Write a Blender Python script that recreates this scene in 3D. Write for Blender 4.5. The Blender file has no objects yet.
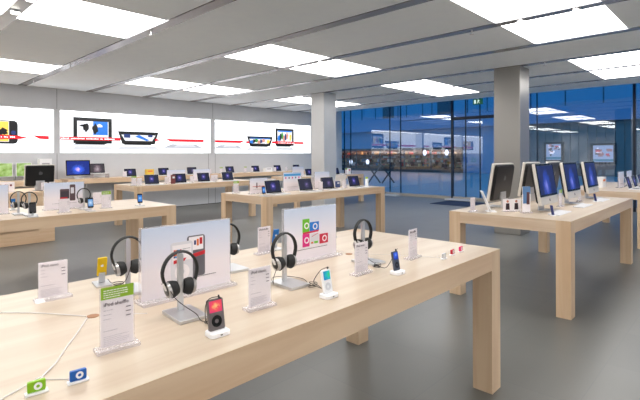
import bpy, bmesh, math, random
from mathutils import Matrix, Vector
random.seed(7)
S = bpy.context.scene
C = S.collection
PI = math.pi

# ------------------------------------------------------------------ camera
F = 449.6
L1 = math.hypot(430, F)
ux, uf = 430 / L1, F / L1                      # world X seen from the lens: right / forward share
right = Vector((ux, -uf, 0)); fwd = Vector((uf, ux, 0)); up = Vector((0, 0, 1))
ROLL = 0.0039
upc = (up + right * ROLL).normalized(); rtc = fwd.cross(upc).normalized()
cd = bpy.data.cameras.new('camera'); cam = bpy.data.objects.new('camera', cd); C.objects.link(cam)
cam.matrix_world = Matrix(((rtc.x, upc.x, -fwd.x, 0), (rtc.y, upc.y, -fwd.y, 0), (rtc.z, upc.z, -fwd.z, 1.52), (0, 0, 0, 1)))
cd.sensor_width = 36; cd.lens = 36 * F / 640; cd.shift_y = -44.4 / 640; cd.clip_start = .05; cd.clip_end = 300
S.camera = cam

# ------------------------------------------------------------------ world and exposure
w = bpy.data.worlds.new('dusk'); S.world = w; w.use_nodes = True
bg = w.node_tree.nodes['Background']; bg.inputs[0].default_value = (0.03, 0.35, 0.74, 1); bg.inputs[1].default_value = 1.9
S.view_settings.view_transform = 'Standard'; S.view_settings.look = 'None'
S.view_settings.gamma = 1; S.view_settings.use_curve_mapping = False
S.view_settings.exposure = 0.0
PANEL = 8.0       # strength of the luminous ceiling panels
BOX = 1.15        # strength of the backlit wall graphics

# ------------------------------------------------------------------ materials
MATS = {}
def lin(c):
    return tuple(((v / 255) / 12.92 if v / 255 <= .04045 else ((v / 255 + .055) / 1.055) ** 2.4) for v in c)
def nodes(name):
    m = bpy.data.materials.new(name); m.use_nodes = True
    nt = m.node_tree; return m, nt, nt.nodes['Principled BSDF']
def mat(name, col, rough=.5, metal=0., emit=0., spec=.5, var=0.03, scale=6.):
    """plain surface with a faint procedural unevenness"""
    if name in MATS: return MATS[name]
    m, nt, p = nodes(name); c = lin(col)
    if emit:
        p.inputs['Base Color'].default_value = (*[v * .3 for v in c], 1)
        p.inputs['Emission Color'].default_value = (*c, 1); p.inputs['Emission Strength'].default_value = emit
    else:
        tc = nt.nodes.new('ShaderNodeTexCoord'); n = nt.nodes.new('ShaderNodeTexNoise'); n.inputs['Scale'].default_value = scale
        r = nt.nodes.new('ShaderNodeMix'); r.data_type = 'RGBA'
        r.inputs[6].default_value = (*[v * (1 - var) for v in c], 1); r.inputs[7].default_value = (*[min(1, v * (1 + var)) for v in c], 1)
        nt.links.new(tc.outputs['Object'], n.inputs['Vector']); nt.links.new(n.outputs[0], r.inputs[0]); nt.links.new(r.outputs[2], p.inputs['Base Color'])
    p.inputs['Roughness'].default_value = rough; p.inputs['Metallic'].default_value = metal
    p.inputs['Specular IOR Level'].default_value = spec
    MATS[name] = m; return m
def wood(name, c1, c2, axis, rough=.34):
    """maple with long pale grain running along one axis"""
    m, nt, p = nodes(name); N = nt.nodes.new; k = nt.links.new
    tc = N('ShaderNodeTexCoord'); mp = N('ShaderNodeMapping')
    sc = [14, 14, 14]; sc[axis] = .9; mp.inputs['Scale'].default_value = sc
    k(tc.outputs['Object'], mp.inputs['Vector'])
    n = N('ShaderNodeTexNoise'); n.inputs['Scale'].default_value = 1.0; n.inputs['Detail'].default_value = 7; n.inputs['Distortion'].default_value = .5
    k(mp.outputs[0], n.inputs['Vector'])
    cr = N('ShaderNodeValToRGB'); cr.color_ramp.elements[0].position = .36; cr.color_ramp.elements[1].position = .62
    cr.color_ramp.elements[0].color = (*lin(c1), 1); cr.color_ramp.elements[1].color = (*lin(c2), 1)
    k(n.outputs[0], cr.inputs[0])
    mp2 = N('ShaderNodeMapping'); sc2 = [2.2, 2.2, 2.2]; sc2[axis] = .35; mp2.inputs['Scale'].default_value = sc2
    k(tc.outputs['Object'], mp2.inputs['Vector'])
    n2 = N('ShaderNodeTexNoise'); n2.inputs['Scale'].default_value = 1.6; k(mp2.outputs[0], n2.inputs['Vector'])
    mx = N('ShaderNodeMix'); mx.data_type = 'RGBA'; mx.blend_type = 'MULTIPLY'
    cr2 = N('ShaderNodeValToRGB'); cr2.color_ramp.elements[0].color = (.94, .92, .90, 1); cr2.color_ramp.elements[1].color = (1, 1, 1, 1)
    cr2.color_ramp.elements[0].position = .35; cr2.color_ramp.elements[1].position = .6
    k(n2.outputs[0], cr2.inputs[0]); mx.inputs[0].default_value = 1; k(cr.outputs[0], mx.inputs[6]); k(cr2.outputs[0], mx.inputs[7])
    k(mx.outputs[2], p.inputs['Base Color']); p.inputs['Roughness'].default_value = rough
    p.inputs['Specular IOR Level'].default_value = .6
    return m
WX = wood('maple_along_x', (212, 180, 147), (224, 196, 164), 0)  # apron colour lightened, as on the legs, to make up for weak side light
WTOP = wood('maple_top_dimmed', (186, 167, 146), (196, 181, 161), 0)  # same maple dimmed on top faces, balancing strong overhead light in its colour
WY = wood('maple_along_y', (204, 176, 148), (220, 198, 174), 1)
WZ = wood('maple_upright', (208, 176, 143), (221, 194, 162), 2)
WEND = wood('maple_end_grain', (190, 158, 124), (206, 175, 140), 1)

def floor_mat():
    m, nt, p = nodes('grey_stone_floor'); N = nt.nodes.new; k = nt.links.new
    tc = N('ShaderNodeTexCoord'); b = N('ShaderNodeTexBrick'); b.offset = .0; b.squash = 1
    b.inputs['Scale'].default_value = 1.0; b.inputs['Brick Width'].default_value = .76; b.inputs['Row Height'].default_value = .76
    b.inputs['Mortar Size'].default_value = .004; b.inputs['Mortar Smooth'].default_value = .5; b.inputs['Bias'].default_value = 0
    b.inputs['Color1'].default_value = (*lin((102, 102, 100)), 1); b.inputs['Color2'].default_value = (*lin((107, 107, 104)), 1); b.inputs['Mortar'].default_value = (*lin((98, 99, 99)), 1)
    k(tc.outputs['Object'], b.inputs['Vector'])
    n = N('ShaderNodeTexNoise'); n.inputs['Scale'].default_value = 1.4; n.inputs['Detail'].default_value = 9; k(tc.outputs['Object'], n.inputs['Vector'])
    cr = N('ShaderNodeValToRGB'); cr.color_ramp.elements[0].color = (.86, .86, .86, 1); cr.color_ramp.elements[1].color = (1.06, 1.06, 1.05, 1); k(n.outputs[0], cr.inputs[0])
    mx = N('ShaderNodeMix'); mx.data_type = 'RGBA'; mx.blend_type = 'MULTIPLY'; mx.inputs[0].default_value = 1
    k(b.outputs[0], mx.inputs[6]); k(cr.outputs[0], mx.inputs[7]); k(mx.outputs[2], p.inputs['Base Color'])
    p.inputs['Roughness'].default_value = .36; p.inputs['Specular IOR Level'].default_value = .45
    return m
FLOOR = floor_mat()
WALL = mat('painted_wall', (240, 239, 238), .6)
WALLG = mat('grey_wall_panel', (206, 207, 210), .5)
CEIL = mat('ceiling_board', (242, 248, 255), .8)
SLOT = mat('slot_metal', (168, 167, 170), .26, .5)
GAP = mat('shadow_gap', (40, 40, 42), .9)
STEEL = mat('brushed_steel', (156, 153, 149), .34, .7, var=.015)
ALU = mat('satin_aluminium', (205, 205, 207), .32, .8)
ALUW = mat('bright_aluminium', (226, 226, 228), .4, .35)
BLACK = mat('black_plastic', (16, 16, 18), .35)
BLKG = mat('black_gloss', (8, 8, 10), .25, spec=.3)
PADS = mat('black_leatherette', (14, 14, 14), .6)
WHITE = mat('white_plastic', (240, 240, 242), .3)
PAPER = mat('white_paper', (246, 240, 243), .6)
GREY = mat('grey_print', (120, 112, 120), .7)
LGREY = mat('pale_grey_print', (178, 172, 180), .7)
DARK = mat('dark_rubber', (36, 36, 40), .7)
GREEN = mat('green_print', (140, 180, 40), .6)
RED = mat('red_print', (200, 30, 44), .6)
LAMP = mat('luminous_panel', (255, 253, 250), emit=PANEL)
SPOT = mat('spot_lens', (255, 250, 240), emit=14.)
STRIP = mat('light_strip', (250, 252, 255), emit=4.)
CORD = mat('white_cord', (225, 220, 218), .5)
BCORD = mat('black_cord', (40, 34, 32), .5)
MATDK = mat('navy_doormat', (30, 40, 70), .9)

def glassy(name, tint, ior=1.5, add=0.0, cloud=0.0):
    """clear sheet: see-through with a real mirror reflection off either side"""
    m, nt, p = nodes(name); N = nt.nodes.new; k = nt.links.new; nt.nodes.remove(p)
    out = [n for n in nt.nodes if n.type == 'OUTPUT_MATERIAL'][0]
    g = N('ShaderNodeNewGeometry'); io = N('ShaderNodeMix'); io.data_type = 'FLOAT'
    io.inputs[2].default_value = ior; io.inputs[3].default_value = 1 / ior; k(g.outputs['Backfacing'], io.inputs[0])
    fr = N('ShaderNodeFresnel'); k(io.outputs[0], fr.inputs[0])
    tr = N('ShaderNodeBsdfTransparent'); tr.inputs[0].default_value = (*tint, 1)
    gl = N('ShaderNodeBsdfGlossy'); gl.inputs['Roughness'].default_value = .0
    mx = N('ShaderNodeMixShader'); k(fr.outputs[0], mx.inputs[0]); k(tr.outputs[0], mx.inputs[1]); k(gl.outputs[0], mx.inputs[2])
    last = mx
    if cloud:
        df = N('ShaderNodeBsdfDiffuse'); df.inputs[0].default_value = (.9, .88, .92, 1)
        m2 = N('ShaderNodeMixShader'); m2.inputs[0].default_value = cloud; k(mx.outputs[0], m2.inputs[1]); k(df.outputs[0], m2.inputs[2]); last = m2
    k(last.outputs[0], out.inputs[0]); return m
GLASS = glassy('window_glass', (.97, .98, 1.0), 1.95)
ACRYL = glassy('clear_acrylic', (.98, .97, .98), 1.3, cloud=.10)
ACRYLE = glassy('acrylic_edge', (.98, .97, .98), 1.4, cloud=.2)

def aurora(name, base, glow, glow2, strength, sx=1., sy=1., cx=0., cy=0., seed=0.):
    """a lit screen showing a swirling light over a dark field"""
    m, nt, p = nodes(name); N = nt.nodes.new; k = nt.links.new
    tc = N('ShaderNodeTexCoord'); mp = N('ShaderNodeMapping'); k(tc.outputs['Object'], mp.inputs['Vector'])
    mp.inputs['Location'].default_value = (-cx * sx, 0, -cy * sy); mp.inputs['Scale'].default_value = (sx, 0.001, sy)
    le = N('ShaderNodeVectorMath'); le.operation = 'LENGTH'
    n = N('ShaderNodeTexNoise'); n.inputs['Scale'].default_value = 1.6; n.inputs['Detail'].default_value = 3; n.inputs['Distortion'].default_value = 1.2
    off = N('ShaderNodeVectorMath'); off.operation = 'ADD'; off.inputs[1].default_value = (seed, seed, 0)
    k(mp.outputs[0], le.inputs[0]); k(mp.outputs[0], off.inputs[0]); k(off.outputs[0], n.inputs['Vector'])
    ad = N('ShaderNodeMath'); ad.operation = 'MULTIPLY_ADD'; ad.inputs[1].default_value = 1.1; k(n.outputs[0], ad.inputs[0]); k(le.outputs['Value'], ad.inputs[2])
    cr = N('ShaderNodeValToRGB'); e = cr.color_ramp.elements
    e[0].position = .35; e[0].color = (*lin(glow2), 1); e[1].position = 1.35 if False else 1.0; e[1].color = (*lin(base), 1)
    x = e.new(.62); x.color = (*lin(glow), 1)
    sb = N('ShaderNodeMath'); sb.operation = 'MULTIPLY'; sb.inputs[1].default_value = .62; k(ad.outputs[0], sb.inputs[0]); k(sb.outputs[0], cr.inputs[0])
    p.inputs['Base Color'].default_value = (.01, .01, .012, 1); p.inputs['Roughness'].default_value = .4; p.inputs['Specular IOR Level'].default_value = .2
    k(cr.outputs[0], p.inputs['Emission Color']); p.inputs['Emission Strength'].default_value = strength
    return m
SCR_LAP = aurora('laptop_wallpaper', (12, 18, 52), (48, 50, 140), (170, 150, 230), 1.0, 15, 15, 0, .11)
SCR_LAP2 = aurora('laptop_wallpaper_dim', (30, 32, 60), (66, 60, 104), (130, 110, 170), .9, 14, 14, .03, .10, 3.)
SCR_MAC = aurora('desktop_wallpaper', (8, 26, 84), (24, 62, 165), (140, 140, 225), 1.0, 7.5, 5.5, -.03, .2, 1.)
SCR_MAC2 = aurora('desktop_wallpaper_bright', (10, 40, 130), (50, 95, 225), (225, 190, 250), 1.2, 6, 8, 0, .15, 5.)
SCR_GREY = aurora('photo_screen', (60, 52, 60), (130, 110, 120), (200, 190, 195), 1., 9, 9, 0, .1, 7.)

# ------------------------------------------------------------------ mesh helpers
class M:
    def __init__(s): s.v = []; s.f = []; s.m = []
    def add(s, vs, fs, mi=0, X=None):
        o = len(s.v)
        s.v += [tuple(X @ Vector(v)) if X else tuple(v) for v in vs]
        s.f += [tuple(o + i for i in f) for f in fs]; s.m += [mi] * len(fs); return s
    def box(s, x0, x1, y0, y1, z0, z1, mi=0, X=None):
        vs = [(x, y, z) for z in (z0, z1) for y in (y0, y1) for x in (x0, x1)]
        return s.add(vs, [(0, 2, 3, 1), (4, 5, 7, 6), (0, 1, 5, 4), (1, 3, 7, 5), (3, 2, 6, 7), (2, 0, 4, 6)], mi, X)
    def prism(s, pts, y0, y1, mi=0, X=None):          # outline in x,z swept along y (counter-clockwise seen from -y)
        n = len(pts)
        vs = [(x, y0, z) for x, z in pts] + [(x, y1, z) for x, z in pts]
        fs = [tuple(range(n)), tuple(reversed(range(n, 2 * n)))] + [(i, n + i, n + (i + 1) % n, (i + 1) % n) for i in range(n)]
        return s.add(vs, fs, mi, X)
    def rect(s, w, h, r, cx=0, cz=0, k=4):            # rounded rectangle outline
        pts = []
        for a, (sx, sz) in enumerate(((1, 1), (-1, 1), (-1, -1), (1, -1))):
            for i in range(k + 1):
                t = (a + i / k) * PI / 2
                pts.append((cx + sx * (w / 2 - r) + r * math.cos(t), cz + sz * (h / 2 - r) + r * math.sin(t)))
        return pts
    def cyl(s, c, r, h, axis=2, n=20, mi=0, r2=None, X=None):
        r2 = r if r2 is None else r2; vs = []
        for q, rr in ((0, r), (h, r2)):
            for i in range(n):
                a, b = rr * math.cos(2 * PI * i / n), rr * math.sin(2 * PI * i / n)
                p = [(q, a, b), (b, q, a), (a, b, q)][axis]
                vs.append((c[0] + p[0], c[1] + p[1], c[2] + p[2]))
        fs = [tuple(reversed(range(n))), tuple(range(n, 2 * n))] + [(i, (i + 1) % n, n + (i + 1) % n, n + i) for i in range(n)]
        return s.add(vs, fs, mi, X)
    def tube(s, pts, r, n=8, mi=0, flat=1., X=None, closed=False):
        pts = [Vector(p) for p in pts]; vs = []; N = len(pts); ref = Vector((0, 1, 0))
        for i, p in enumerate(pts):
            t = (pts[(i + 1) % N if closed else min(i + 1, N - 1)] - pts[(i - 1) % N if closed else max(i - 1, 0)]).normalized()
            a = t.cross(ref)
            if a.length < .05: a = t.cross(Vector((0, 0, 1)))
            if a.length < .05: a = t.cross(Vector((1, 0, 0)))
            a.normalize(); b = a.cross(t)
            for j in range(n):
                q = 2 * PI * j / n; vs.append(tuple(p + a * r * math.cos(q) + b * r * flat * math.sin(q)))
        R = N if closed else N - 1
        fs = [(i * n + j, i * n + (j + 1) % n, ((i + 1) % N) * n + (j + 1) % n, ((i + 1) % N) * n + j) for i in range(R) for j in range(n)]
        if not closed: fs += [tuple(reversed(range(n))), tuple(range((N - 1) * n, N * n))]
        return s.add(vs, fs, mi, X)
    def ring(s, c, r0, r1, y0, y1, n=28, mi=0, X=None):   # flat ring facing -y
        vs = []
        for y in (y0, y1):
            for r in (r0, r1):
                vs += [(c[0] + r * math.cos(2 * PI * i / n), y, c[1] + r * math.sin(2 * PI * i / n)) for i in range(n)]
        fs = []
        for i in range(n):
            j = (i + 1) % n
            fs += [(i, n + i, n + j, j), (2 * n + i, 2 * n + j, 3 * n + j, 3 * n + i), (n + i, 3 * n + i, 3 * n + j, n + j), (i, j, 2 * n + j, 2 * n + i)]
        return s.add(vs, fs, mi, X)
    def mesh(s, name, mats, bevel=0, smooth=False, seg=2):
        me = bpy.data.meshes.new(name); me.from_pydata(s.v, [], s.f)
        for m_ in (mats if isinstance(mats, (list, tuple)) else [mats]): me.materials.append(m_)
        for p, i in zip(me.polygons, s.m): p.material_index = i
        bm = bmesh.new(); bm.from_mesh(me)
        bmesh.ops.recalc_face_normals(bm, faces=bm.faces)
        if bevel:
            ed = [e for e in bm.edges if len(e.link_faces) == 2 and e.calc_face_angle(0) > .6]
            bmesh.ops.bevel(bm, geom=ed, offset=bevel, segments=seg, profile=.5, affect='EDGES')
        bm.to_mesh(me); bm.free()
        if smooth:
            for p in me.polygons: p.use_smooth = True
            try: me.set_sharp_from_angle(angle=.7)
            except Exception: pass
        return me
def link(name, data, parent=None, loc=(0, 0, 0), rot=(0, 0, 0)):
    o = bpy.data.objects.new(name, data); C.objects.link(o); o.location = loc; o.rotation_euler = rot
    if parent: o.parent = parent
    return o
def struct(name, m, mats, bevel=0, parent=None):
    o = link(name, m.mesh(name, mats, bevel), parent)
    if parent is None: o['kind'] = 'structure'
    return o
def tag(o, label, cat, group=None):
    o['label'] = label; o['category'] = cat
    if group: o['group'] = group
    return o
def thing(name, label, cat, loc=(0, 0, 0), rz=0, group=None):
    return tag(link(name, None, None, loc, (0, 0, rz)), label, cat, group)
def copy_tree(o, parent=None):
    c = o.copy(); C.objects.link(c); c.parent = parent
    for ch in list(o.children): copy_tree(ch, c)
    return c
PROTO = {}
def place(kind, maker, label, cat, loc, rz=0, group=None):
    """the first time builds the thing, afterwards copies it with its parts"""
    if kind in PROTO:
        o = copy_tree(PROTO[kind])
        if 'group' in o.keys(): del o['group']
    else:
        o = link(kind.split('|')[0], None); maker(o); PROTO[kind] = o
    o.location = loc; o.rotation_euler = (0, 0, rz); return tag(o, label, cat, group)
def text(name, body, size, mt, parent, loc, rot=(PI / 2, 0, 0), ext=.0004, bold=0.0):
    cu = bpy.data.curves.new(name, 'FONT'); cu.body = body; cu.size = size; cu.extrude = ext; cu.offset = bold; cu.materials.append(mt)
    t = bpy.data.objects.new(name, cu); me = bpy.data.meshes.new_from_object(t); me.name = name; bpy.data.objects.remove(t)
    me.materials.clear(); me.materials.append(mt)
    return link(name, me, parent, loc, rot)

# ------------------------------------------------------------------ room shell
CZ = 3.205; WYB = 12.4; GX = 14.4
struct('floor', M().box(-10, 14.45, -12.5, 13.1, -.2, 0), FLOOR)
# back wall with three deep openings for the backlit pictures
OP = [(-.85, 3.48), (3.61, 7.94), (8.09, 12.45)]
m = M().box(-10, 14.3, WYB, WYB + .5, 0, 1.61).box(-10, 14.3, WYB, WYB + .5, 2.68, 3.6)
xs = [-10] + [v for o in OP for v in o] + [14.3]
for a, b in zip(xs[::2], xs[1::2]): m.box(a, b, WYB, WYB + .5, 1.61, 2.68)
m.box(-10, 14.3, WYB + .5, WYB + .6, 0, 3.6)
struct('wall_back', m, WALLG)
m = M()
for x in (3.545, 7.85, 8.1, -.9, 12.5): m.box(x - .004, x + .004, WYB - .0015, WYB + .001, .0, 1.6 if x not in (3.545,) else 1.6)
for x in (3.545, 8.015): m.box(x - .004, x + .004, WYB - .0015, WYB + .001, 2.7, 3.2)
struct('trim_1', m, DARK)
struct('wall_left', M().box(-10.2, -10, -12.5, 12.9, 0, 3.6), WALL)
struct('wall_front', M().box(-10.2, 14.45, -12.7, -12.5, 0, 3.6), WALL)
struct('baseboard_back', M().box(-10, 14.3, WYB - .008, WYB, 0, .018), GAP)
# ceiling: boards parted by long recessed slots
SX = [(2.72 + 1.49 * k, 2.89 + 1.49 * k) for k in range(-8, 7)]
m = M(); prev = -10.0
LROWS = [(-10.95, -9.75), (-6.9, -5.7), (-2.86, -1.7), (1.18, 2.35), (5.23, 6.45), (9.28, 10.45)]  # first two rows added out of view to brighten upright faces
bays = []
for a, b in SX:
    if a > prev: bays.append((prev, a))
    prev = b
bays.append((prev, 12.83))
def lit_bay(k):            # two lit bays, then a blank one
    return k % 3 in (0, 1)
lit = []
for bi, (a, b) in enumerate(bays):
    mid = (a + b) / 2; k = round((mid - 5.045) / 1.49)     # bay between 4.39 and 5.70 is 0
    on = lit_bay(k) and mid < 11.7
    if on:
        y = -12.5
        for r0, r1 in LROWS:
            m.box(a, b, y, r0, CZ, CZ + .12); y = r1; lit.append((k, a, b, r0, r1))
            m.box(a, b, r0, r1, CZ + .06, CZ + .12)
        m.box(a, b, y, WYB, CZ, CZ + .12)
    else: m.box(a, b, -12.5, WYB, CZ, CZ + .12)
struct('ceiling', m, CEIL)
m = M()
for a, b in SX:
    m.box(a + .014, b, -12.5, WYB, CZ - .005, CZ + .05).box(a, b, -12.5, WYB, CZ + .1, CZ + .12, 1)
struct('trim_2', m, [SLOT, GAP])
struct('trim_3', M().box(12.83, 12.9, -12.5, WYB, CZ, 4.3), CEIL)                       # edge of the lowered ceiling
struct('trim_4', M().box(12.83, 14.6, -12.7, WYB + .5, 4.3, 4.4).box(12.83, 14.3, WYB, WYB + .5, 3.6, 4.3).box(12.83, 14.45, -12.7, -12.5, 3.6, 4.3), WALL)
ROWN = ['farthest added row behind camera', 'second added row behind camera', 'row just behind the camera', 'nearest row', 'middle row', 'picture wall row']
BAYN = {-5: 'far behind', -3: 'fourth bay left of the two-panel centre pair', -2: 'outermost bay at left', -1: 'x'}
KN = {-9: 'outermost strip', -8: 'next to outermost strip', -6: 'left half of the far left pair', -5: 'right half of the far left pair', -3: 'leftmost strip of the store', -2: 'second strip from the left', 0: 'left half of the centre pair', 1: 'right half of the centre pair',  # the two outermost strips are also added, unseen, for their light
      3: 'near half of the pair by the glass front', 4: 'half of the pair nearest the glass front'}
for k, a, b, r0, r1 in lit:
    ri = [r[0] for r in LROWS].index(r0)
    o = link('ceiling_light_panel', M().box(a + .002, b - .002, r0 + .002, r1 - .002, CZ + .004, CZ + .055).mesh('ceiling_light_panel', LAMP))
    tag(o, 'square white ceiling light panel, %s, %s' % (KN.get(k, 'side strip'), ROWN[ri]), 'ceiling light', 'luminous ceiling panels')
# small spotlights and sprinklers in the slots
def mk_spot(o):
    link('housing', M().cyl((0, 0, -.006), .05, .03, 2, 18).mesh('housing', ALU, 0, True), o)
    link('lens', M().cyl((0, 0, -.014), .042, .008, 2, 16).mesh('lens', SPOT), o)
for sx, nm in ((1.32, 'left slot'), (5.785, 'middle slot'), (10.255, 'slot near the glass front')):
    for ri, (r0, r1) in enumerate(LROWS):
        if ri < 3: continue
        for t, hn in ((.26, 'front'), (.88, 'rear')):
            place('spotlight', mk_spot, 'small round spotlight, %s one in the %s, %s' % (hn, nm, ROWN[ri]), 'spotlight', (sx, r0 + t, CZ - .022), 0, 'spotlights in the ceiling slots')
def mk_spr(o):
    link('nozzle', M().cyl((0, 0, 0), .012, .08, 2, 10).mesh('nozzle', ALU), o)
    link('deflector', M().cyl((0, 0, -.004), .028, .006, 2, 12).mesh('deflector', ALU), o)
for sx, nm in ((2.8, 'left slot'), (5.785, 'middle slot'), (8.765, 'slot over the columns')):
    for y, yn in ((2.7, 'near'), (5.8 if sx < 5 else 6.9, 'middle'), (9.0, 'far'), (11.4, 'wall end')):
        place('sprinkler', mk_spr, 'small metal sprinkler head, %s one in the %s' % (yn, nm), 'sprinkler', (sx, y, CZ - .06), 0, 'sprinklers in the ceiling slots')
# columns
struct('column_1', M().box(8.71, 9.2, 3.12, 3.62, 0, CZ), STEEL, .01)
struct('column_2', M().box(8.71, 9.2, 8.18, 8.66, 0, CZ), mat('pale_steel', (206, 205, 204), .38, .45), .01)
# glass front
FIN = [12.35, 12.0, 10.04, 9.55, 7.43, 6.95, 6.45, 5.06, 4.66, 2.21, -.2, -2.2, -4.6, -7.2, -9.8, -12.5]
for i, (a, b) in enumerate(zip(FIN[:-1], FIN[1:])):
    struct('window_%d' % (i + 1), M().box(GX - .006, GX + .006, b + .012, a - .012, .1, 4.3), GLASS)
m = M()
for y in FIN:
    t = .05 if y in (7.43, 2.21) else .012
    m.box(GX - (.06 if t > .02 else .02), GX + .03, y - t / 2 - .006, y + t / 2 + .006, .0, 4.3)
m.box(GX - .03, GX + .03, 5.9, 7.43, 2.72, 2.82).box(GX - .012, GX + .012, 7.43, 9.55, 2.80, 2.82).box(GX - .03, GX + .03, -12.5, 12.4, 4.25, 4.3)
struct('window_16', m, mat('dark_frame', (22, 28, 44), .4))
struct('baseboard_right', M().box(GX - .04, GX + .04, -12.5, 12.4, 0, .1), mat('rail_steel', (170, 165, 158), .4, .4), .003)
for y0, y1, nm in ((9.45, 10.15, 'left'), (6.55, 7.5, 'right')):
    o = link('floor_plate', M().box(13.95, 14.34, y0, y1, 0, .04).mesh('floor_plate', ALU, .006))
    tag(o, 'flat grey metal floor plate at the foot of the %s glass door post' % nm, 'floor plate', 'door floor plates')
tag(link('doormat', M().box(12.55, 13.85, 6.0, 7.25, 0, .012).mesh('doormat', MATDK, .003)), 'dark navy doormat inside the glass entrance', 'doormat')
# exit sign
ex = thing('exit_sign', 'green exit sign with white running figure hung under the ceiling edge', 'sign', (12.98, 5.875, 3.03))
link('sign_box', M().box(-.02, .02, -.15, .15, 0, .17).mesh('sign_box', mat('sign_green', (20, 96, 70), emit=.55), .004), ex)
mm = M()
def px_(pts): mm.add([(-.0225, -y, z) for y, z in pts], [tuple(range(len(pts)))])
px_([(-.11, .03), (-.05, .03), (-.05, .14), (-.11, .14)])                                   # door leaf
px_([(.0, .085), (.035, .085), (.04, .125), (.005, .125)]); px_([(.01, .13), (.03, .13), (.03, .15), (.01, .15)])
px_([(.0, .09), (-.02, .03), (-.005, .03), (.018, .085)]); px_([(.02, .09), (.035, .085), (.06, .045), (.045, .035)])
px_([(.04, .12), (.035, .105), (.065, .1), (.065, .112)])
link('running_figure', mm.mesh('running_figure', mat('sign_white', (225, 250, 240), emit=.9)), ex)
link('hanger', M().box(-.004, .004, -.1, -.09, .17, 1.27).box(-.004, .004, .09, .1, .17, 1.27).mesh('hanger', ALU), ex)

# ------------------------------------------------------------------ backlit pictures in the wall
def emat(name, c, s=BOX): return mat('lit_' + name, c, emit=s)
EW = emat('white', (246, 249, 252), 1.9); EK = emat('black', (20, 20, 22), .8); ES = emat('silver', (196, 199, 208), .75); EB = emat('blue', (40, 120, 215), 1.)
EDB = emat('navy', (40, 60, 120), .9); ER = emat('red', (222, 22, 40), 1.05); EY = emat('yellow', (250, 210, 90), 1.); EPK = emat('skin', (215, 150, 130), 1.)
ESW = emat('screen_white', (238, 240, 246), 1.); EGR = emat('grey', (222, 224, 230), .8); EG2 = emat('grass', (70, 150, 70), 1.)
EM = [EW, EK, ES, EB, EDB, ER, EY, EPK, ESW, EGR, EG2]
YP = WYB + .40
def flat(m, pts, mi, lay):     # one printed shape on the picture, given in wall x,z seen at the picture plane
    y = YP - .002 * lay
    m.add([(x, y, z) for x, z in pts], [tuple(range(len(pts)))], mi)
def Rr(x0, x1, z0, z1): return [(x0, z0), (x1, z0), (x1, z1), (x0, z1)]
def blob(m, cx, cz, rx, rz, mi, lay, n=12, seed=0):
    rnd = random.Random(seed)
    flat(m, [(cx + rx * math.cos(2 * PI * i / n) * rnd.uniform(.6, 1.1), cz + rz * math.sin(2 * PI * i / n) * rnd.uniform(.6, 1.1)) for i in range(n)], mi, lay)
def rib(m, pts_top, h, mi=5, lay=6):
    flat(m, [(x, z - h) for x, z in pts_top] + [(x, z) for x, z in reversed(pts_top)], mi, lay)
def dashes(m, x0, x1, z, h, lay=7):
    rnd = random.Random(int(x0 * 10)); x = x0
    while x < x1:
        w_ = rnd.uniform(.012, .03); flat(m, Rr(x, x + w_, z, z + h * rnd.uniform(.6, 1)), 0, lay); x += w_ + (.012 if rnd.random() < .8 else .045)
def big_laptop(m, x0, x1, z0, z1, flare=0., art=0):
    """a picture of an open laptop: black bezel, screen, base in perspective below"""
    w_ = x1 - x0
    e = .03; flat(m, [(x0 + flare - e, z0 - e), (x1 - flare + e, z0 - e), (x1 + e, z1 + e), (x0 - e, z1 + e)], 1, 2)
    f = flare * .9; b = .05
    b = .065
    flat(m, [(x0 + f + b, z0 + b), (x1 - f - b, z0 + b), (x1 - b, z1 - b), (x0 + b, z1 - b)], 8, 3)
    h = z1 - z0
    if art == 0:
        flat(m, Rr(x0 + w_ * .5, x1 - b * 1.3, z0 + h * .32, z1 - h * .1), 3, 4); blob(m, x0 + w_ * .56, z0 + h * .58, w_ * .09, h * .24, 1, 5, seed=3)
        blob(m, x0 + w_ * .68, z0 + h * .72, w_ * .1, h * .08, 8, 5, seed=4); blob(m, x0 + w_ * .3, z0 + h * .62, w_ * .09, h * .2, 1, 4, seed=5); blob(m, x0 + w_ * .22, z0 + h * .7, w_ * .1, h * .05, 1, 4, seed=6)
    elif art == 1:
        flat(m, Rr(x0 + w_ * .12, x0 + w_ * .28, z0 + h * .5, z1 - h * .15), 4, 4)
        flat(m, [(x0 + w_ * .4, z0 + h * .62), (x0 + w_ * .7, z0 + h * .22), (x0 + w_ * .78, z0 + h * .3), (x0 + w_ * .5, z0 + h * .8)], 3, 4); flat(m, Rr(x0 + w_ * .74, x0 + w_ * .86, z0 + h * .6, z0 + h * .82), 4, 4)
    else:
        cols = (3, 1, 10, 7, 4, 7, 8, 6)
        for i, c in enumerate(cols): blob(m, x0 + w_ * (.16 + .095 * i), z0 + h * (.42 + .08 * (i % 3)), w_ * .075, h * .26, c, 4, seed=i + 10)
        flat(m, Rr(x0 + w_ * .1, x1 - w_ * .1, z1 - h * .17, z1 - h * .09), 3, 5)
    if flare < .01: flat(m, [(x0 - .02, z0 - .055), (x1 - .18, z0 - .055), (x1 + .0, z0), (x0 + .1, z0)], 1, 2); flat(m, Rr(x0 - .1, x1 + .05, z0 - .075, z0 - .055), 2, 2)
    else: flat(m, [(x0 + flare + .02, z0 - .055), (x1 - flare - .1, z0 - .055), (x1 - flare - .04, z0 - .01), (x0 + flare + .02, z0 - .01)], 1, 2)
    flat(m, [(x0 - .1, z0 - .2), (x1 + .1, z0 - .2), (x1 - .05, z0 - .09), (x0 + .05, z0 - .09)], 9, 1)
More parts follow.
